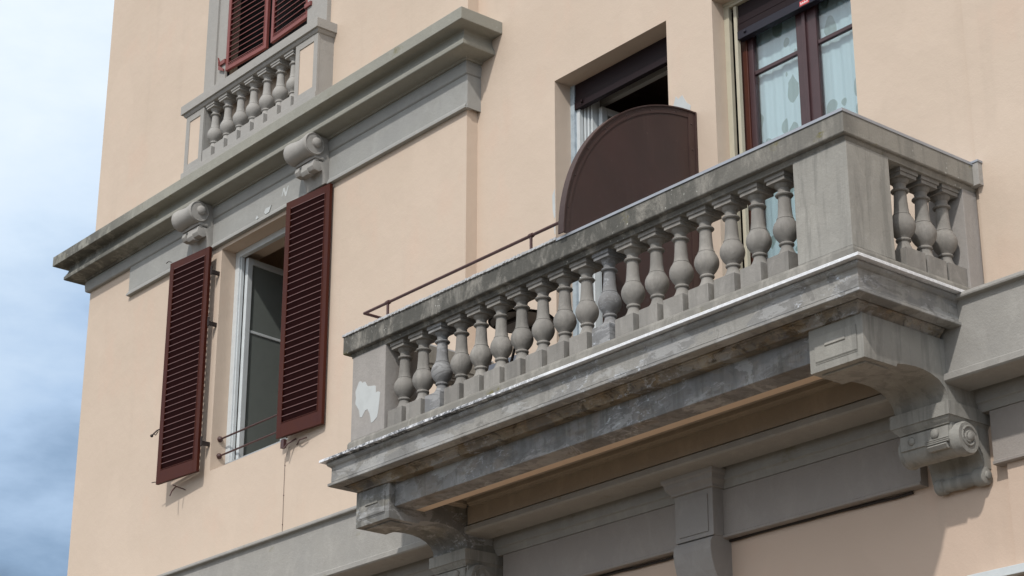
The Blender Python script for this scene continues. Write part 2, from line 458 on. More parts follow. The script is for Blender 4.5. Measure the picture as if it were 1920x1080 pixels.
# rooms behind the openings
def room(h, y, mat, depth=3.0):
    b = MB()
    x0, x1, z0, z1 = h[0] - 0.7, h[1] + 0.7, h[2] - 0.4, h[3] + 0.28
    y0 = y + 0.5
    b.box(x0 - 0.1, x0, y0, y0 + depth, z0, z1); b.box(x1, x1 + 0.1, y0, y0 + depth, z0, z1)
    b.box(x0 - 0.1, x1 + 0.1, y0 + depth, y0 + depth + 0.1, z0, z1)
    b.box(x0 - 0.1, x1 + 0.1, y0, y0 + depth + 0.1, z0 - 0.1, z0); b.box(x0 - 0.1, x1 + 0.1, y0, y0 + depth + 0.1, z1, z1 + 0.1)
    return b.build('room', mat, house)
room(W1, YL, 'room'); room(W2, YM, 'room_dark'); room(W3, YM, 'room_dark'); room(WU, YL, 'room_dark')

# ---- upper cornice (mitred returns)
b = MB()
b.wrap([(-0.45, 9.80), (-0.02, 9.80), (0.0, 9.785), (0.0, 9.66), (-0.012, 9.655), (-0.150, 9.650), (-0.160, 9.640), (-0.156, 9.60), (-0.143, 9.56), (-0.122, 9.525),
        (-0.112, 9.51), (-0.112, 9.475), (-0.118, 9.468), (-0.30, 9.462), (-0.306, 9.44), (-0.45, 9.44)][::-1], -22.035 + 0.0, -13.69, 10.685, 11.30)
cornice = b.build('cornice', 'stone_cornice', house, bevel=0.004)
b = MB()
b.wrap([(-0.06, 9.441), (0.0, 9.441), (0.008, 9.40), (0.0, 9.31), (-0.012, 9.298), (-0.06, 9.298)], XL - 0.045, -14.02, 11.012, 11.30)
b.build('bed_moulding', 'frieze', cornice, bevel=0.003)
b = MB()
b.prism([(11.10, 9.31), (11.030, 9.31), (11.030, 8.985), (11.022, 8.975), (11.012, 8.955), (11.010, 8.93), (11.10, 8.93)], -20.63, -14.035)
b.box(-20.655, -20.63, 11.012, 11.08, 8.93, 8.955)
b.box(-14.035, -14.02, 11.03, 11.3, 8.93, 9.29)
frieze = b.build('frieze', 'frieze', house)
# scraped marks on the frieze
def chip(b, pts, y, dy=0.002, th=0.006):
    b.prism(pts, y - dy, y + th, 'y')

# ---- scroll corbels under the cornice
def spiral_disc(b, x, yc, zc, r, sgn=1):
    b.lathe([(r, -0.01), (r, 0.004), (r * 0.96, 0.012), (r * 0.72, 0.012), (r * 0.66, 0.004), (r * 0.60, 0.004)], (x, yc, zc), 'x', 28)
    b.ball((x + sgn * 0.012, yc + r * 0.12, zc + r * 0.12), r * 0.43, (0.75, 1, 1))
for cx0 in (-19.10, -16.775):
    cx1 = cx0 + 0.405
    b = MB()
    L = cx1 - cx0
    b.lathe([(0.118, -0.02), (0.130, 0.0), (0.130, 0.05), (0.124, 0.065), (0.122, 0.10), (0.112, L * 0.5), (0.118, L - 0.10), (0.127, L - 0.045), (0.130, L - 0.012), (0.120, L)], (cx0, 10.822, 9.338), 'x', 32)
    b.lathe([(0.122, -0.01), (0.122, 0.006), (0.112, 0.006), (0.106, -0.004)], (cx1, 10.822, 9.338), 'x', 28)
    b.ball((cx1 + 0.004, 10.845, 9.352), 0.058, (0.75, 1, 1))
    b.prism([(10.80, 9.46), (11.06, 9.46), (11.06, 8.93), (10.985, 8.93), (10.965, 9.02), (10.93, 9.10), (10.88, 9.17), (10.82, 9.24)], cx0 + 0.03, cx1 - 0.02)
    b.box(cx0 + 0.02, cx1 - 0.01, 10.835, 10.95, 9.185, 9.215)
    b.box(cx0 + 0.03, cx1 - 0.02, 10.85, 10.95, 9.16, 9.18)
    for k, (w, dz) in enumerate(((0.08, 0.012), (0.13, -0.022), (0.12, -0.004))):
        xx = cx0 + 0.035 + k * 0.118
        b.prism([(10.835, 9.165), (10.82, 9.10 + dz), (10.845, 9.06 + dz), (10.90, 9.05 + dz), (10.96, 9.08), (10.96, 9.165)], xx, xx + w * 0.92)
    cb = b.build('corbel', 'stone_clean', cornice, bevel=0.004, smooth=True)

# ---- string course
b = MB()
PR = [(11.50, 5.098), (10.66, 5.090), (10.642, 5.082), (10.638, 5.060), (10.642, 5.048), (10.683, 5.043), (10.688, 5.02), (10.688, 4.560), (10.655, 4.545), (10.655, 4.500), (10.668, 4.488), (10.70, 4.484),
      (10.925, 4.477), (10.928, 4.515), (10.985, 4.515), (10.985, 4.405), (11.0, 4.395), (11.015, 4.34), (11.50, 4.335)]
b.prism(PR, XL - 0.4, XE)
course = b.build('string_course', 'stone_course', house, bevel=0.003)
b = MB()
for x0, x1 in ((XL - 0.05, -14.12), (-13.44, -8.80), (-8.165, XE)):
    b.box(x0, x1, 11.02, 11.2, 3.95, 4.336)
    b.prism([(11.02, 3.95), (11.008, 3.955), (11.006, 3.972), (11.02, 3.98)], x0, x1)
b.build('lower_frieze', 'stone_lower', house)
b = MB()
pts = []
x = -21.0
while x < 4.8:
    z = 3.938 + 0.006 * math.sin(x * 2.3) + random.uniform(-0.004, 0.004)
    if not (-14.2 < x < -13.4 or -8.85 < x < -8.1): pts.append((x, 11.083, z))
    elif pts:
        if len(pts) > 1: b.tube(pts, 0.011, 6)
        pts = []
    x += 0.17
b.tube(pts, 0.011, 6)
b.build('electric_cable', 'dark_iron', house)

# central console below the balcony
b = MB()
c0, c1 = -11.165, -10.745
b.box(c0, c1, 10.905, 11.10, 3.965, 4.40)
b.wrap([(0.0, 4.34), (0.022, 4.345), (0.022, 4.362), (0.03, 4.372), (0.055, 4.40), (0.06, 4.425), (0.06, 4.435), (0.075, 4.45), (0.08, 4.485), (-0.05, 4.485), (-0.05, 4.34)], c0, c1, 10.905, 11.10)
b.box(c0 + 0.05, c1 - 0.05, 10.895, 10.91, 4.0, 4.30)
b.prism([(11.12, 3.965), (10.93, 3.965), (10.89, 3.945), (10.872, 3.91), (10.868, 3.86), (10.88, 3.79), (10.905, 3.70), (10.95, 3.60), (11.02, 3.50), (11.12, 3.44)], c0 + 0.005, c1 - 0.005)
b.build('console', 'stone', house, bevel=0.004)

# ---- lower right shop window head
b = MB()
b.box(-8.45, -5.2, 10.99, 11.10, 3.172, 3.232)
sw = b.build('shop_window', 'white_frame', house, bevel=0.004)
b = MB(); b.box(-7.97, -5.3, 11.02, 11.04, 0.8, 3.165)
b.build('pane', 'black', sw)

# ================================================================= main balcony
BX0, BX1, BY = -14.229, -8.026, 9.581
b = MB()
b.box(BX0 + 0.10, BX1 - 0.10, BY + 0.10, 11.22, 4.91, 5.115)
balcony = b.build('balcony', 'stone_soffit', house)
b = MB()
b.wrap([(-0.16, 5.074), (-0.045, 5.074), (-0.050, 5.052), (-0.062, 5.040), (-0.076, 5.032), (-0.082, 5.020), (-0.080, 4.903), (-0.090, 4.897),
        (-0.080, 4.891), (-0.058, 4.888), (-0.058, 4.866), (-0.066, 4.861), (-0.158, 4.861), (-0.160, 4.905), (-0.17, 5.05)], BX0, BX1, BY, 11.15)
b.build('fascia', 'stone_slab', balcony, bevel=0.0025)
b = MB()
b.wrap([(-0.178, 4.908), (-0.178, 4.862), (-0.190, 4.860), (-0.194, 4.848), (-0.212, 4.838), (-0.232, 4.815), (-0.238, 4.80), (-0.33, 4.80), (-0.33, 4.908)], BX0, BX1, BY, 10.66)
b.build('soffit_moulding', 'stone_soffit', balcony, bevel=0.0025)
b = MB()
b.wrap([(-0.2, 5.104), (-0.004, 5.104), (0.0, 5.100), (0.0, 5.080), (-0.006, 5.0795), (-0.2, 5.0795)][::-1], BX0, BX1, BY, 11.16)
b.build('drip_edge', 'drip', balcony)
# beam between the brackets and the coffer behind it
b = MB()
b.box(-13.55, -8.70, 9.905, 10.115, 4.60, 4.85)
b.build('beam', 'stone_beam', balcony, bevel=0.006)
b = MB(); b.box(-13.54, -8.71, 10.116, 10.215, 4.606, 4.86)
b.build('beam_edging', 'soffit_paint', balcony)
b = MB(); b.box(-13.50, -8.75, 10.216, 10.66, 4.848, 4.870)
b.build('ceiling_panel', 'stone_warm', balcony)
b = MB()
prof = [(10.69, 4.843), (10.47, 4.843), (10.47, 4.812), (10.500, 4.808), (10.502, 4.828), (10.530, 4.828), (10.532, 4.790), (10.545, 4.782), (10.560, 4.762), (10.590, 4.758), (10.592, 4.775), (10.612, 4.775), (10.614, 4.735), (10.632, 4.728), (10.640, 4.712), (10.69, 4.708)]
b.prism(prof, -13.45, -8.75)
b.prism([(-13.56 + (10.69 - p[0]), p[1]) for p in prof], 10.15, 10.66, 'y')
b.build('coffer_moulding', 'stone_warm', balcony)
b = MB(); b.box(-13.50, -8.75, 10.668, 10.70, 4.56, 4.72)
b.build('coffer_wall', 'stone_warm', balcony)

# big brackets
def bracket(x0, x1, mat):
    b = MB()
    arch = [(10.160, 4.490), (10.175, 4.515), (10.27, 4.530), (10.36, 4.537), (10.45, 4.534), (10.53, 4.520), (10.60, 4.495), (10.655, 4.455), (10.685, 4.410), (10.692, 4.355)]
    b.prism([(9.84, 4.805), (9.84, 4.49)] + arch + [(11.15, 4.355), (11.15, 4.805)], x0, x1)
    o = b.build('bracket', mat, balcony, bevel=0.005, smooth=True)
    b = MB()
    b.prism([(9.831, 4.56), (9.831, 4.735), (9.845, 4.735), (9.845, 4.55), (9.838, 4.55)], x0 + 0.055, x1 - 0.055)
    b.box(x0 + 0.055, x1 - 0.055, 9.836, 9.842, 4.543, 4.549)
    for za, zb in ((4.655, 4.685),):
        b.prism([(9.822, za), (9.831, za - 0.006), (9.835, za), (9.835, zb + 0.004), (9.829, zb)], x0 + 0.15, x1 - 0.15)
    b.build('bracket_panel', mat, balcony, bevel=0.002)
    # soffit panel line
    b = MB()
    b.box(x0 + 0.05, x1 - 0.05, 9.90, 10.13, 4.478, 4.492)
    b.build('bracket_panel', mat, balcony, bevel=0.003)
    # scroll console under the bracket
    b = MB()
    b.wrap([(0.0, 4.262), (0.0, 4.358), (-0.3, 4.358), (-0.3, 4.262)], x0 - 0.018, x1 + 0.018, 10.655, 11.12)
    b.wrap([(-0.008, 4.263), (-0.018, 4.240), (-0.034, 4.228), (-0.040, 4.212), (-0.3, 4.212), (-0.3, 4.263)], x0 - 0.018, x1 + 0.018, 10.655, 11.12)
    side = [(10.71, 4.22), (10.71, 4.12), (10.74, 4.06), (10.82, 4.03), (10.90, 4.035), (10.945, 4.075), (10.975, 4.075), (11.005, 4.04), (11.02, 3.98), (11.03, 3.93), (11.15, 3.93), (11.15, 4.22)]
    b.prism(side, x0 + 0.02, x1 - 0.012)
    b.prism([(10.80, 4.36), (11.18, 4.36), (11.18, 3.955), (11.06, 3.955), (11.03, 4.03), (10.98, 4.10), (10.90, 4.10)], x0 + 0.03, x1 - 0.004)
    b.lathe([(0.112, 0), (0.116, 0.02), (0.108, 0.03), (0.108, x1 - x0 - 0.04), (0.118, x1 - x0 - 0.03), (0.118, x1 - x0 + 0.03), (0.108, x1 - x0 + 0.045)], (x0, 10.815, 4.115), 'x', 30)
    # spiral ridge on the disc
    pts = []
    for k in range(40):
        a = 0.6 + k * 0.27
        r = 0.088 * math.exp(-0.105 * (k * 0.27))
        pts.append((x1 + 0.046, 10.815 + r * math.cos(a), 4.115 + r * math.sin(a)))
    b.tube(pts, 0.009, 6)
    b.ball((x1 + 0.045, 10.83, 4.125), 0.036, (0.6, 1, 1))
    # carved front
    w = x1 - x0
    b.box(x0 + 0.03, x1 - 0.03, 10.695, 10.74, 4.10, 4.20)
    b.ball((x0 + w * 0.27, 10.695, 4.155), 0.030, (1, 0.6, 1)); b.ball((x0 + w * 0.70, 10.690, 4.160), 0.033, (1, 0.7, 1.1))
    for q in range(3):
        b.tube([(x0 + w * 0.52, 10.688, 4.118 - q * 0.013), (x1 - 0.03, 10.688, 4.118 - q * 0.013)], 0.0055, 6)
    b.prism([(10.70, 4.09), (10.678, 4.07), (10.70, 4.045), (10.74, 4.05)], x0 + w * 0.55, x1 - 0.05)
    # small scroll at the foot
    LL = w - 0.05
    b.lathe([(0.045, 0), (0.058, 0.01), (0.058, 0.075), (0.047, 0.085), (0.050, LL * 0.45), (0.056, LL * 0.5), (0.050, LL * 0.55), (0.046, LL - 0.10), (0.060, LL - 0.09), (0.066, LL - 0.05), (0.064, LL - 0.005), (0.05, LL + 0.005)], (x0 + 0.04, 11.055, 3.905), 'x', 24)
    b.lathe([(0.032, 0), (0.030, 0.018), (0.018, 0.026)], (x0 + 0.04 + LL, 11.055, 3.905), 'x', 18)
    b.build('scroll_console', 'stone_pier', balcony, bevel=0.0, smooth=True)
bracket(-8.725, -8.245, 'stone_pier')
bracket(-14.012, -13.532, 'stone_stained')

# ---- parapet
b = MB()
b.wrap([(-0.30, 5.101), (0.0, 5.101), (0.004, 5.15), (0.0, 5.238), (-0.008, 5.256), (-0.022, 5.266), (-0.045, 5.270), (-0.30, 5.270)], -14.052, -8.208, 9.753, 11.19)
b.build('parapet_base', 'stone_base', balcony, bevel=0.003)
b = MB()
b.wrap([(0.0, 6.090), (0.0, 6.243), (-0.006, 6.249), (-0.34, 6.249), (-0.34, 6.082), (-0.006, 6.082)], -14.122, -8.200, 9.725, 11.185)
b.wrap([(-0.040, 6.083), (-0.040, 6.072), (-0.047, 6.062), (-0.052, 6.052), (-0.052, 6.040), (-0.315, 6.040), (-0.315, 6.083)], -14.105, -8.188, 9.725, 11.185)
b.build('parapet_rail', 'stone_cap', balcony, bevel=0.003)
b = MB()
b.box(-14.134, -11.20, 9.716, 10.07, 6.2495, 6.272)
for k in range(60):
    xx = -14.12 + k * 0.049
    b.box(xx, xx + random.uniform(0.02, 0.045), 9.711 - random.uniform(0, 0.004), 9.72, 6.250 + random.uniform(-0.004, 0.002), 6.268 + random.uniform(0, 0.006))
b.box(-14.134, -13.80, 10.07, 11.19, 6.2495, 6.270)
b.build('coping', 'mortar', balcony, bevel=0.002)
b = MB()
b.wrap([(0.006, 6.240), (0.006, 6.262), (-0.004, 6.266), (-0.345, 6.266), (-0.345, 6.2505), (0.001, 6.2505), (0.001, 6.240)], -11.195, -8.200, 9.722, 11.186)
# cut: the wrap would return on the left too, so remove that flank
geom = [v for v in b.bm.verts if v.co.x < -10.5 and v.co.y > 10.3]
bmesh.ops.delete(b.bm, geom=geom, context='VERTS')
b.build('coping', 'zinc', balcony)
# end block of the rail where it meets the wall
b = MB(); b.box(-8.30, -8.150, 11.125, 11.19, 6.080, 6.256)
b.build('rail_end_block', 'stone_clean', balcony, bevel=0.003)
b = MB(); b.box(-8.31, -8.143, 11.118, 11.185, 6.2565, 6.272)
b.build('coping', 'zinc', balcony)
# piers
def pier(x0, x1, y0, y1, mat='stone_pier'):
    b = MB(); b.box(x0, x1, y0, y1, 5.266, 6.045)
    return b.build('pier', mat, balcony, bevel=0.006)
pier(-8.725, -8.23, 9.775, 10.217)
pl = pier(-14.035, -13.545, 9.775, 10.217, 'stone')
pier(-8.55, -8.235, 11.03, 11.192, 'stone')
pier(-14.03, -13.70, 11.03, 11.192, 'stone')
b = MB()
patch = [(-13.929, 5.795), (-13.90, 5.79), (-13.885, 5.772), (-13.839, 5.771), (-13.80, 5.72), (-13.758, 5.709), (-13.70, 5.70), (-13.676, 5.687), (-13.672, 5.628), (-13.64, 5.63), (-13.608, 5.615), (-13.619, 5.524),
         (-13.63, 5.45), (-13.646, 5.396), (-13.70, 5.37), (-13.732, 5.366), (-13.745, 5.42), (-13.758, 5.457), (-13.79, 5.505), (-13.826, 5.501), (-13.87, 5.452), (-13.902, 5.459), (-13.92, 5.53), (-13.977, 5.60), (-13.97, 5.65), (-13.981, 5.712)]
chip(b, patch, 9.774, 0.0015, 0.01)
b.build('bare_patch', 'chip', balcony)

# balusters
def baluster(name, mat, parent, s=1.0):
    b = MB()
    h = 0.101
    b.box(-h, h, -h, h, 0, 0.155)
    b.lathe([(0.092, 0.15), (0.090, 0.158), (0.074, 0.170), (0.059, 0.190), (0.048, 0.215), (0.043, 0.236), (0.043, 0.243), (0.053, 0.247), (0.056, 0.254), (0.053, 0.262), (0.046, 0.267), (0.050, 0.275), (0.062, 0.288), (0.0745, 0.305),
             (0.086, 0.326), (0.0925, 0.350), (0.0935, 0.368), (0.0895, 0.392), (0.081, 0.413), (0.070, 0.431), (0.0625, 0.443), (0.0645, 0.448), (0.061, 0.453), (0.056, 0.460), (0.052, 0.495), (0.0485, 0.54), (0.0465, 0.585), (0.045, 0.612),
             (0.045, 0.622), (0.062, 0.625), (0.067, 0.633), (0.062, 0.641), (0.046, 0.645), (0.045, 0.665), (0.047, 0.682), (0.051, 0.685), (0.055, 0.690), (0.066, 0.704), (0.070, 0.714), (0.062, 0.716)], (0, 0, 0), 'z', 28)
    g = 0.086
    b.box(-g, g, -g, g, 0.715, 0.742)
    b.box(-0.096, 0.096, -0.096, 0.096, 0.7425, 0.776)
    if s != 1.0:
        bmesh.ops.scale(b.bm, vec=(s, s, s), verts=b.bm.verts[:])
    return b.build(name, mat, parent, smooth=True)
proto = baluster('baluster', 'stone_baluster', balcony)
bare = baluster('baluster', 'stone_bare', balcony)
spots = [(-13.42 + 0.2642 * i, 9.897) for i in range(18)] + [(-8.357, 10.474), (-8.357, 10.703), (-8.357, 10.933)] + [(-13.91, 10.474), (-13.91, 10.703), (-13.91, 10.933)]
used = set()
for i, (x, y) in enumerate(spots):
    src = bare if i in (2, 10) else proto
    if src.name not in used:
        o = src; used.add(src.name)
    else:
        o = src.copy(); COL.objects.link(o)
    o.parent = balcony
    o.location = (x, y, 5.268)
    o.rotation_euler = (0, 0, random.uniform(-0.02, 0.02))
    o['group'] = 'balusters of the main balcony'

# ================================================================= upper mock balcony
b = MB()
b.wrap([(0.0, 10.755), (0.0, 10.866), (-0.3, 10.866), (-0.3, 10.755)], -19.240, -16.384, 10.80, 11.068)
b.wrap([(-0.022, 10.756), (-0.028, 10.735), (-0.040, 10.715), (-0.26, 10.715), (-0.26, 10.756)], -19.240, -16.384, 10.80, 11.068)
ub = b.build('window_balustrade', 'stone_clean', house, bevel=0.003)
b = MB()
b.box(-19.20, -16.42, 10.83, 11.068, 9.795, 9.985)
b.box(-19.30, -19.20, 10.86, 11.068, 9.795, 9.93)
b.build('parapet_base', 'stone_clean', ub, bevel=0.004)
for (x0, x1) in ((-19.175, -18.785), (-16.865, -16.435)):
    b = MB(); b.box(x0 + 0.012, x1 - 0.003, 10.866, 11.068, 9.982, 10.717)
    b.box(x0, x0 + 0.075, 10.85, 10.88, 9.983, 10.716); b.box(x1 - 0.075, x1, 10.85, 10.88, 9.983, 10.716)
    b.box(x0 + 0.075, x1 - 0.075, 10.85, 10.88, 10.635, 10.716); b.box(x0 + 0.075, x1 - 0.075, 10.85, 10.88, 9.983, 10.075)
    b.build('pier', 'stone_clean', ub, bevel=0.002)
    b = MB(); b.box(x0 + 0.075, x1 - 0.075, 10.860, 10.868, 10.074, 10.636)
    b.build('pier_panel', 'plaster', ub)
up = baluster('baluster', 'stone_clean', ub, 0.945)
for i in range(7):
    o = up if i == 0 else up.copy()
    if i: COL.objects.link(o)
    o.parent = ub
    o.location = (-18.665 + 0.2745 * i, 10.945, 9.983)
    o['group'] = 'balusters of the upper window'

# ================================================================= windows
def shutter(x0, z0, w, h, fm, sm, n, parent, loc, rot, hinge_sign, th=0.038, st=0.072, tr=0.085, br=0.150, tilt=0.42, lt=0.008, vis=-1, flip=1):
    """frame in its own local space: x 0..w from hinge, y = thickness"""
    b = MB()
    b.box(0, st, -th / 2, th / 2, 0, h); b.box(w - st, w, -th / 2, th / 2, 0, h)
    b.box(st, w - st, -th / 2, th / 2, h - tr, h); b.box(st, w - st, -th / 2, th / 2, 0, br)
    q = 0.008
    y0, y1 = sorted((vis * (th / 2 + 0.005), vis * (th / 2 - 0.008)))
    b.box(st, st + q, y0, y1, br, h - tr); b.box(w - st - q, w - st, y0, y1, br, h - tr)
    b.box(st + q, w - st - q, y0, y1, br, br + q)
    fr = b.build('shutter', fm, parent, bevel=0.0025)
    b = MB()
    sp = (h - tr - br) / n
    yf, yb = vis * (th / 2 - 0.003), -vis * (th / 2 - 0.004)   # front = the side turned to the street
    jit = [random.uniform(-0.0018, 0.0018) for _ in range(n)]
    for k in range(n):
        zc = br + (k + 0.5) * sp + jit[k]
        dz = sp * tilt * flip
        b.prism([(yf, zc + dz), (yf, zc + dz + lt), (yb, zc - dz + lt), (yb, zc - dz)], st - 0.004, w - st + 0.004)
    sl = b.build('slats', sm, fr, bevel=0.0)
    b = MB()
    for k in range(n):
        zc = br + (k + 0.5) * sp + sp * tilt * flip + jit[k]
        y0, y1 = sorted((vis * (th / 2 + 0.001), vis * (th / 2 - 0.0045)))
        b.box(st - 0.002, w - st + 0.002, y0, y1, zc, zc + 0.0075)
    b.build('slat_edges', sm + '_edge', fr)  # thin strips painting the highlight along each slat lip
    fr.location = loc; fr.rotation_euler = (0, 0, rot)
    return fr

# --- window 1 (left block, first floor)
b = MB()
x0, x1, z0, z1 = W1
b.box(x0, x0 + 0.085, 11.25, 11.31, z0, z1); b.box(x1 - 0.085, x1, 11.25, 11.31, z0, z1)
b.box(x0 + 0.085, x1 - 0.085, 11.25, 11.31, z1 - 0.075, z1); b.box(x0 + 0.085, x1 - 0.085, 11.25, 11.31, z0, z0 + 0.12)
b.box(x0 + 0.085, x0 + 0.105, 11.268, 11.31, z0 + 0.12, z1 - 0.075)
win1 = b.build('window', 'white_frame', house, bevel=0.006)
def casement(parent, hinge, w, h, rot, mat='white_frame', glassm='glass_dark', bar=None):
    b = MB()
    s = 0.07
    b.box(0, s, -0.025, 0.025, 0, h); b.box(w - s, w, -0.025, 0.025, 0, h)
    b.box(s, w - s, -0.025, 0.025, 0, s); b.box(s, w - s, -0.025, 0.025, h - s, h)
    if bar: b.box(s, w - s, -0.014, 0.014, bar - 0.016, bar + 0.016)
    c = b.build('casement', mat, parent, bevel=0.005)
    c.location = hinge; c.rotation_euler = (0, 0, rot)
    b = MB(); b.box(s, w - s, -0.003, 0.003, s, h - s)
    p = b.build('pane', glassm, parent)
    p.location = hinge; p.rotation_euler = (0, 0, rot)
    return c
casement(win1, (x0 + 0.125, 11.325, z0 + 0.12), 0.66, z1 - z0 - 0.20, math.radians(96), bar=1.55)
casement(win1, (x1 - 0.125, 11.325, z0 + 0.12), 0.66, z1 - z0 - 0.20, math.radians(68), bar=1.55)
# guard bars
b = MB()
for z in (6.642, 6.449):
    b.tube([(x0 + 0.002, 11.17, z), (x1 - 0.002, 11.17, z)], 0.0105, 10)
    b.lathe([(0.030, 0), (0.034, 0.008), (0.030, 0.022), (0.018, 0.034), (0.012, 0.04)], (x0, 11.17, z), 'x', 16)
    b.lathe([(0.012, -0.04), (0.018, -0.034), (0.030, -0.022), (0.034, -0.008), (0.030, 0)], (x1, 11.17, z), 'x', 16)
b.build('guard_rail', 'iron', win1, smooth=True)

# shutters of window 1
a1 = math.atan2(10.889 - 10.955, -19.364 + 18.617)
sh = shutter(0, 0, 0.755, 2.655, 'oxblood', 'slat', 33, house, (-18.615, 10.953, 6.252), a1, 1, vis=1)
sh['label'] = 'left dark red louvred shutter standing open away from the wall'
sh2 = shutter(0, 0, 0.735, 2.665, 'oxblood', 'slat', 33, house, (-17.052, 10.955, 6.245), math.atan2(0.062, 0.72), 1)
sh2['label'] = 'right dark red louvred shutter folded back on the wall'
def attach(o, p):
    """make o (built in world space) a child of the placed part p"""
    o.parent = p
    o.matrix_parent_inverse = (Matrix.Translation(p.location) @ p.rotation_euler.to_matrix().to_4x4()).inverted()
def piece(name, mat, p, fn, smooth=False):
    b = MB(); fn(b); attach(b.build(name, mat, smooth=smooth), p)
for z in (8.60, 7.98, 6.58):                             # pintle hinges on the left shutter
    def f(b, z=z):
        b.box(-18.60, -18.575, 10.965, 11.07, z - 0.03, z + 0.015)
        b.tube([(-18.592, 10.962, z - 0.04), (-18.592, 10.962, z + 0.065)], 0.011, 8)
    piece('hinge', 'dark_iron', sh, f)
piece('stay', 'iron', sh, lambda b: b.tube([(-19.05, 11.07, 6.16), (-19.02, 10.95, 6.165), (-18.99, 10.87, 6.168)], 0.007, 8))
piece('stay_hook', 'iron', sh, lambda b: b.tube([(-19.14, 11.00, 6.21), (-19.11, 10.93, 6.13), (-19.09, 10.90, 6.07)], 0.007, 8))
piece('stay', 'iron', sh2, lambda b: b.tube([(-16.86, 11.07, 6.16), (-16.72, 11.01, 6.17), (-16.62, 11.03, 6.175)], 0.007, 8))
piece('stay_hook', 'iron', sh2, lambda b: b.tube([(-16.92, 10.95, 6.11), (-16.89, 10.98, 6.165), (-16.84, 11.05, 6.22)], 0.009, 8))
piece('hinge', 'iron', sh2, lambda b: b.box(-16.99, -16.93, 10.955, 10.99, 6.13, 6.22))
def latch(b):
    b.tube([(-19.362, 10.885, 6.905), (-19.40, 10.86, 6.89), (-19.44, 10.84, 6.855), (-19.455, 10.832, 6.838)], 0.008, 8)
    b.tube([(-19.44, 10.84, 6.855), (-19.41, 10.85, 6.835), (-19.39, 10.87, 6.88)], 0.006, 8)
    b.ball((-19.46, 10.83, 6.835), 0.018)
piece('latch', 'dark_iron', sh, latch, True)
piece('hook', 'dark_iron', sh, lambda b: b.tube([(-19.36, 10.88, 8.93), (-19.40, 10.86, 8.945), (-19.43, 10.85, 8.93)], 0.005, 8))
piece('hook', 'dark_iron', sh, lambda b: b.tube([(-19.44, 10.86, 6.29), (-19.37, 10.88, 6.285)], 0.005, 8))
# thin tube with added clips drawing a wall crack below the right shutter
b = MB()
b.tube([(-16.985, 11.06, 6.17), (-17.02, 11.058, 6.09), (-17.05, 11.058, 6.06), (-17.052, 11.060, 5.7), (-17.048, 11.060, 5.4), (-17.052, 11.06, 5.09)], 0.0022, 6)
for z in (5.98, 5.66, 5.35): b.box(-17.055, -17.046, 11.056, 11.066, z, z + 0.008)
b.build('wall_crack', 'iron', house)

# --- upper window
b = MB()
b.box(-19.10, -18.87, 11.010, 11.10, 10.4, 14.1); b.box(-18.87, -18.67, 11.035, 11.10, 10.4, 13.9)
b.box(-16.75, -16.52, 11.010, 11.10, 10.4, 14.1); b.box(-16.95, -16.75, 11.035, 11.10, 10.4, 13.9)
b.box(-18.87, -16.75, 11.010, 11.10, 13.9, 14.1)
b.box(-19.085, -16.535, 11.045, 11.10, 9.80, 10.4)
b.build('window_surround', 'stone_clean', house, bevel=0.004)
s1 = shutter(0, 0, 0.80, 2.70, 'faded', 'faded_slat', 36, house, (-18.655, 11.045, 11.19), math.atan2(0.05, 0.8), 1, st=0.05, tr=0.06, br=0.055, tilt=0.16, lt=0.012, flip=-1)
s1['label'] = 'faded red left leaf of the closed upper shutters'
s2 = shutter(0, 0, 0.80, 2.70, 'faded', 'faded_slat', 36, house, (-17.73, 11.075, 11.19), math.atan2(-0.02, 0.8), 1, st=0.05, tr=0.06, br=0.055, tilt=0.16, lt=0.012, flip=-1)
s2['label'] = 'faded red right leaf of the closed upper shutters'
def f(b):
    b.box(-18.78, -18.655, 11.01, 11.035, 11.30, 11.35); b.prism([(-18.78, 11.30), (-18.80, 11.42), (-18.77, 11.35)], 11.0, 11.02, 'y')
    b.prism([(-18.785, 11.31), (-18.67, 11.22), (-18.67, 11.19), (-18.785, 11.25)], 11.005, 11.02, 'y')
piece('hinge', 'faded', s1, f)
piece('hinge', 'faded', s2, lambda b: b.box(-16.98, -16.86, 11.01, 11.035, 11.30, 11.35))
b = MB(); b.box(-18.67, -16.95, 11.20, 11.24, 11.02, 13.9); b.build('dark_backing', 'black', house)  # black sheet stands in for the dark interior behind the slats

# --- window 2 (balcony door, left)
x0, x1, z0, z1 = W2
b = MB()
b.box(x0, x0 + 0.055, 11.395, 11.47, z0, z1)
win2 = b.build('window', 'blue_strip', house)
b = MB()
b.box(x0 + 0.055, x0 + 0.10, 11.42, 11.47, z0, z1)
for k in range(3): b.box(x0 + 0.105 + k * 0.034, x0 + 0.105 + k * 0.034 + 0.02, 11.47 + 0.014 * k, 11.60, z0, z1)
b.build('frame', 'white_frame', win2, bevel=0.003)
b = MB()
b.box(x0 + 0.058, x1, 11.405, 11.46, 8.70, 8.827)
b.box(x0 + 0.058, x1, 11.400, 11.45, 8.64, 8.70)
b.box(x0 + 0.058, x1, 11.395, 11.45, 8.565, 8.638)
b.box(x0 + 0.16, x0 + 0.185, 11.375, 11.40, 8.60, 8.625)
b.build('roller_shutter', 'roller', win2, bevel=0.003)
casement(win2, (x0 + 0.235, 11.56, z0 + 0.08), 0.62, 3.36, math.radians(88), bar=2.35)
b = MB(); b.box(x0, x1, 11.62, 11.68, 8.645, 8.715)
b.build('lintel', 'stone_clean', win2)

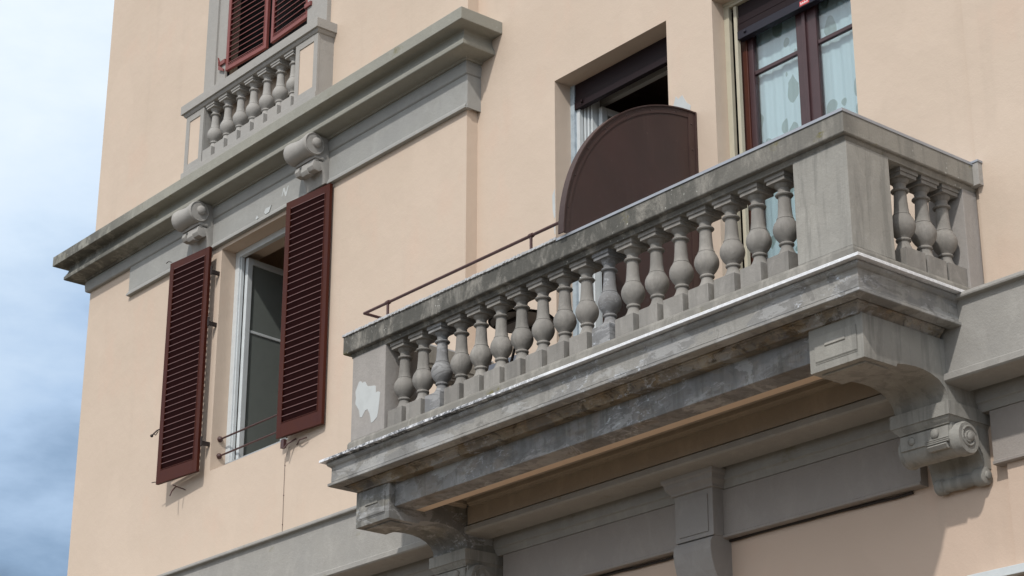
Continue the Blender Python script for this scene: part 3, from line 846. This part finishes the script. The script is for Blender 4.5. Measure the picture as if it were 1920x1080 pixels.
# --- window 3 (balcony door, right)
x0, x1, z0, z1 = W3
b = MB()
b.box(x0, x0 + 0.058, 11.345, 11.385, z0, 8.735); b.box(x0, x1, 11.345, 11.40, 8.735, z1)
b.box(x0 + 0.10, x0 + 0.135, 11.36, 11.40, z0, 8.73)
b.box(x0, x1, 11.335, 11.345, 8.76, z1)
win3 = b.build('window', 'cream', house, bevel=0.003)
b = MB()
b.box(x0 + 0.010, x0 + 0.062, 11.43, 11.44, z0, 8.73); b.box(x0 + 0.066, x0 + 0.075, 11.40, 11.43, z0, 8.42)
b.build('guide', 'black', win3)
b = MB()
b.box(x0 + 0.13, x1, 11.385, 11.43, 8.62, 8.735); b.box(x0 + 0.13, x1, 11.374, 11.43, 8.545, 8.616); b.box(x0 + 0.13, x1, 11.371, 11.43, 8.477, 8.540)
b.build('roller_slats', 'roller', win3, bevel=0.003)
b = MB()
b.box(x0 + 0.13, x1, 11.364, 11.43, 8.395, 8.473); b.ball((x0 + 0.225, 11.36, 8.44), 0.014)
b.build('roller_shutter', 'roller_navy', win3, bevel=0.003)
b = MB(); b.box(-9.965, -9.86, 11.3615, 11.3635, 8.405, 8.45)
b.build('sticker', 'red_sticker', win3)
b = MB()
for k, (dx, dz, w_, h_) in enumerate(((0.010, 0.012, 0.008, 0.022), (0.020, 0.012, 0.006, 0.010), (0.030, 0.012, 0.009, 0.018), (0.043, 0.012, 0.006, 0.012), (0.053, 0.012, 0.008, 0.020), (0.066, 0.012, 0.009, 0.012), (0.080, 0.012, 0.010, 0.016))):
    b.box(-9.965 + dx, -9.965 + dx + w_, 11.3605, 11.3618, 8.405 + dz, 8.405 + dz + h_)
b.build('sticker_print', 'white_print', win3)
b = MB()
b.box(-10.757, -10.664, 11.445, 11.52, z0, 8.6)
b.build('frame', 'brown_frame', win3, bevel=0.006)
b = MB()
def leafframe(b, xa, xb, sl, sr):
    b.box(xa, xa + sl, 11.455, 11.505, z0, 8.62); b.box(xb - sr, xb, 11.455, 11.505, z0, 8.62)
    b.box(xa + sl, xb - sr, 11.465, 11.50, 8.055, 8.092); b.box(xa + sl, xb - sr, 11.455, 11.505, z0, z0 + 0.35); b.box(xa + sl, xb - sr, 11.455, 11.505, 8.55, 8.62)
leafframe(b, -10.662, -10.0, 0.060, 0.105); leafframe(b, -9.998, -9.345, 0.118, 0.06)
b.box(-10.025, -9.985, 11.435, 11.456, z0, 8.6)
b.box(x1 - 0.058, x1, 11.44, 11.52, z0, 8.6)
b.build('casement', 'plum_frame', win3, bevel=0.006)
b = MB(); b.box(-10.602, -10.104, 11.478, 11.484, z0 + 0.35, 8.055); b.box(-10.602, -10.104, 11.478, 11.484, 8.092, 8.56)
b.box(-9.88, -9.404, 11.478, 11.484, z0 + 0.35, 8.055); b.box(-9.88, -9.404, 11.478, 11.484, 8.092, 8.56)
b.build('pane', 'glass', win3)

# net curtains on each door leaf
def curtain(xa, xb, ph, label):
    bm = bmesh.new()
    nx, nz = 90, 60
    zb, zt = 5.35, 8.60
    rows = []
    for j in range(nz + 1):
        z = zb + (zt - zb) * j / nz
        row = []
        for i in range(nx + 1):
            u = i / nx
            y = 11.535 + 0.0035 * math.sin(u * 31 + ph + 0.4 * math.sin(z * 1.7)) + 0.0014 * math.sin(u * 67 + ph * 2 + z) + 0.004 * math.sin(u * 12 + z * 2)
            row.append(bm.verts.new((xa + (xb - xa) * u, y, z)))
        rows.append(row)
    for r0, r1 in zip(rows, rows[1:]):
        for i in range(nx): bm.faces.new((r0[i], r0[i + 1], r1[i + 1], r1[i]))
    me = bpy.data.meshes.new('curtain'); bm.to_mesh(me); bm.free()
    me.materials.append(M['curtain'])
    for p in me.polygons: p.use_smooth = True
    o = bpy.data.objects.new('curtain', me); COL.objects.link(o)
    o['label'] = label; o['category'] = 'curtain'; o['group'] = 'net curtains behind the balcony door'
    return o
curtain(-10.63, -10.04, 0.3, 'leaf patterned net curtain behind the left leaf of the plum framed balcony door')
curtain(-9.95, -9.36, 2.1, 'leaf patterned net curtain behind the right leaf, beside the corner of the wall opening')

# plaster chips on the walls
b = MB()
chip(b, [(-11.345, 7.93), (-11.30, 8.04), (-11.27, 8.00), (-11.22, 8.02), (-11.17, 7.93), (-11.12, 7.88), (-11.14, 7.80), (-11.30, 7.80), (-11.35, 7.86)], YM)
b.build('bare_patch', 'chip', house)
b = MB()
chip(b, [(-12.955, 7.66), (-12.92, 7.72), (-12.915, 7.56), (-12.912, 7.44), (-12.93, 7.42), (-12.95, 7.52)], YM)
chip(b, [(-12.935, 7.36), (-12.918, 7.38), (-12.915, 7.26), (-12.925, 7.27)], YM)
b.build('bare_patch', 'chip', house)
for pts, y in (([(-17.30, 9.10), (-17.27, 9.19), (-17.25, 9.19), (-17.215, 9.12), (-17.18, 9.19), (-17.165, 9.185), (-17.205, 9.08), (-17.225, 9.075), (-17.262, 9.15), (-17.285, 9.095)], 11.03),
               ([(-17.63, 9.02), (-17.60, 9.055), (-17.52, 9.05), (-17.49, 9.065), (-17.53, 8.99), (-17.60, 8.985)], 11.022),
               ([(-17.80, 9.0), (-17.775, 9.03), (-17.75, 8.99), (-17.79, 8.982)], 11.022)):
    b = MB(); chip(b, pts, y); b.build('paint_chip', 'chip', frieze)

# ================================================================= things on the balcony
# privacy screen
scr = empty('privacy_screen', (-11.075, 10.6, 5.12), 'dark brown sheet metal privacy screen with a quarter round top between the two balcony doors', 'screen')
SX, R0, CY, CZ = -11.075, 1.525, 11.195, 6.262
def arc(r, n=30):
    return [(CY - r * math.cos(math.pi / 2 * k / n), CZ + r * math.sin(math.pi / 2 * k / n)) for k in range(n + 1)]
b = MB()
b.prism([(10.09, 5.14), (10.09, CZ + 0.015), (CY - R0 + 0.02, CZ + 0.015)] + arc(R0 - 0.02)[1:] + [(CY, 5.14)], SX - 0.004, SX + 0.004)
keep(b.build('panel', 'screen'), scr)
b = MB()
outer, inner = arc(R0), arc(R0 - 0.012)
pts = [(10.075, CZ + 0.01)][:0] + outer
n = len(outer)
A = []
for i in range(n):
    A.append([b.bm.verts.new((x, *p)) for x, p in ((SX - 0.045, outer[i]), (SX + 0.022, outer[i]), (SX + 0.022, inner[i]), (SX - 0.045, inner[i]))])
for p, q in zip(A, A[1:]):
    for k in range(4): b.face([p[k], p[(k + 1) % 4], q[(k + 1) % 4], q[k]])
b.face(A[0]); b.face(A[-1][::-1])
o2, i2 = arc(R0 - 0.012), arc(R0 - 0.07)
A = []
for i in range(n):
    A.append([b.bm.verts.new((x, *p)) for x, p in ((SX + 0.004, o2[i]), (SX + 0.010, o2[i]), (SX + 0.010, i2[i]), (SX + 0.004, i2[i]))])
for p, q in zip(A, A[1:]):
    for k in range(4): b.face([p[k], p[(k + 1) % 4], q[(k + 1) % 4], q[k]])
b.face(A[0]); b.face(A[-1][::-1])
b.box(SX + 0.004, SX + 0.012, CY - 0.09, CY, 5.14, CZ + R0 - 0.02)
b.box(SX - 0.045, SX + 0.024, CY - 0.014, CY, 5.14, CZ + R0)
for z in (7.66, 7.42, 7.18, 6.94, 6.70, 6.46): b.ball((SX + 0.013, CY - 0.055, z), 0.008)
for k in range(3, 28, 4):
    yy, zz = arc(R0 - 0.042)[k]
    b.ball((SX + 0.010, yy, zz), 0.007)
keep(b.build('rim', 'screen'), scr)

# handrail pipe over the left part of the parapet
hr = empty('handrail', (-12.6, 9.86, 6.27), 'thin brown iron handrail pipe standing on the left half of the parapet', 'handrail')
YH, ZH = 9.86, 6.480
b = MB()
b.tube([(-11.12, YH, ZH), (-14.0, YH, ZH)], 0.0135, 12)
b.tube([(-14.0, YH, ZH), (-14.0, 10.40, ZH)], 0.0135, 12)
b.ball((-14.0, YH, ZH), 0.0135)
keep(b.build('pipe', 'iron', smooth=True), hr)
for x in (-13.645, -11.675):
    b = MB(); b.tube([(x, YH, 6.265), (x, YH, ZH)], 0.0125, 10)
    b.lathe([(0.019, -0.024), (0.021, 0), (0.019, 0.024)], (x, YH, ZH), 'x', 12); b.lathe([(0.03, 0), (0.03, 0.01), (0.014, 0.016)], (x, YH, 6.267), 'z', 12)
    keep(b.build('post', 'iron', smooth=True), hr)

# round bistro table
tx, ty, tz = -12.30, 10.28, 6.00
tb = empty('bistro_table', (tx, ty, 5.115), 'small round table with a pale underside and dark folding legs behind the balusters', 'table')
b = MB(); b.lathe([(0.20, 0), (0.27, 0.004), (0.27, 0.02), (0.26, 0.024)], (tx, ty, tz), 'z', 40)
keep(b.build('table_top', 'table_under', smooth=True), tb)
b = MB(); b.tube([(tx + 0.272 * math.cos(k * math.pi / 20), ty + 0.272 * math.sin(k * math.pi / 20), tz + 0.013) for k in range(41)], 0.013, 8)
o = b.build('table_rim', 'black', smooth=True); keep(o, tb)
for sx in (-1, 1):
    for sy in (-1, 1):
        b = MB(); b.tube([(tx + sx * 0.17, ty + sy * 0.13, 5.117), (tx - sx * 0.17, ty + sy * 0.13, tz - 0.005)], 0.012, 8)
        keep(b.build('leg', 'dark_iron'), tb)
for sy in (-1, 1):
    b = MB(); b.box(tx - 0.2, tx + 0.2, ty + sy * 0.125 - 0.015, ty + sy * 0.125 + 0.015, tz - 0.03, tz - 0.004)
    keep(b.build('crossbar', 'dark_iron'), tb)

# folding chair
fx, fy = -13.02, 10.42
fc = empty('folding_chair', (fx, fy, 5.115), 'folding chair with blue grey fabric and dark frame at the left end of the balcony', 'chair')
b = MB(); b.prism([(fy + 0.18, 5.62), (fy + 0.20, 5.62), (fy + 0.28, 5.96), (fy + 0.26, 5.96)], fx - 0.21, fx + 0.21)
keep(b.build('backrest', 'chair_grey', bevel=0.004), fc)
b = MB(); b.box(fx - 0.21, fx + 0.21, fy - 0.20, fy + 0.20, 5.55, 5.575)
keep(b.build('seat', 'chair_grey', bevel=0.006), fc)
for sx in (-1, 1):
    b = MB(); b.tube([(fx + sx * 0.225, fy - 0.22, 5.117), (fx + sx * 0.225, fy + 0.29, 6.0)], 0.012, 8)
    keep(b.build('leg', 'dark_iron'), fc)
    b = MB(); b.tube([(fx + sx * 0.20, fy + 0.24, 5.117), (fx + sx * 0.20, fy - 0.20, 5.56)], 0.012, 8)
    keep(b.build('leg', 'dark_iron'), fc)
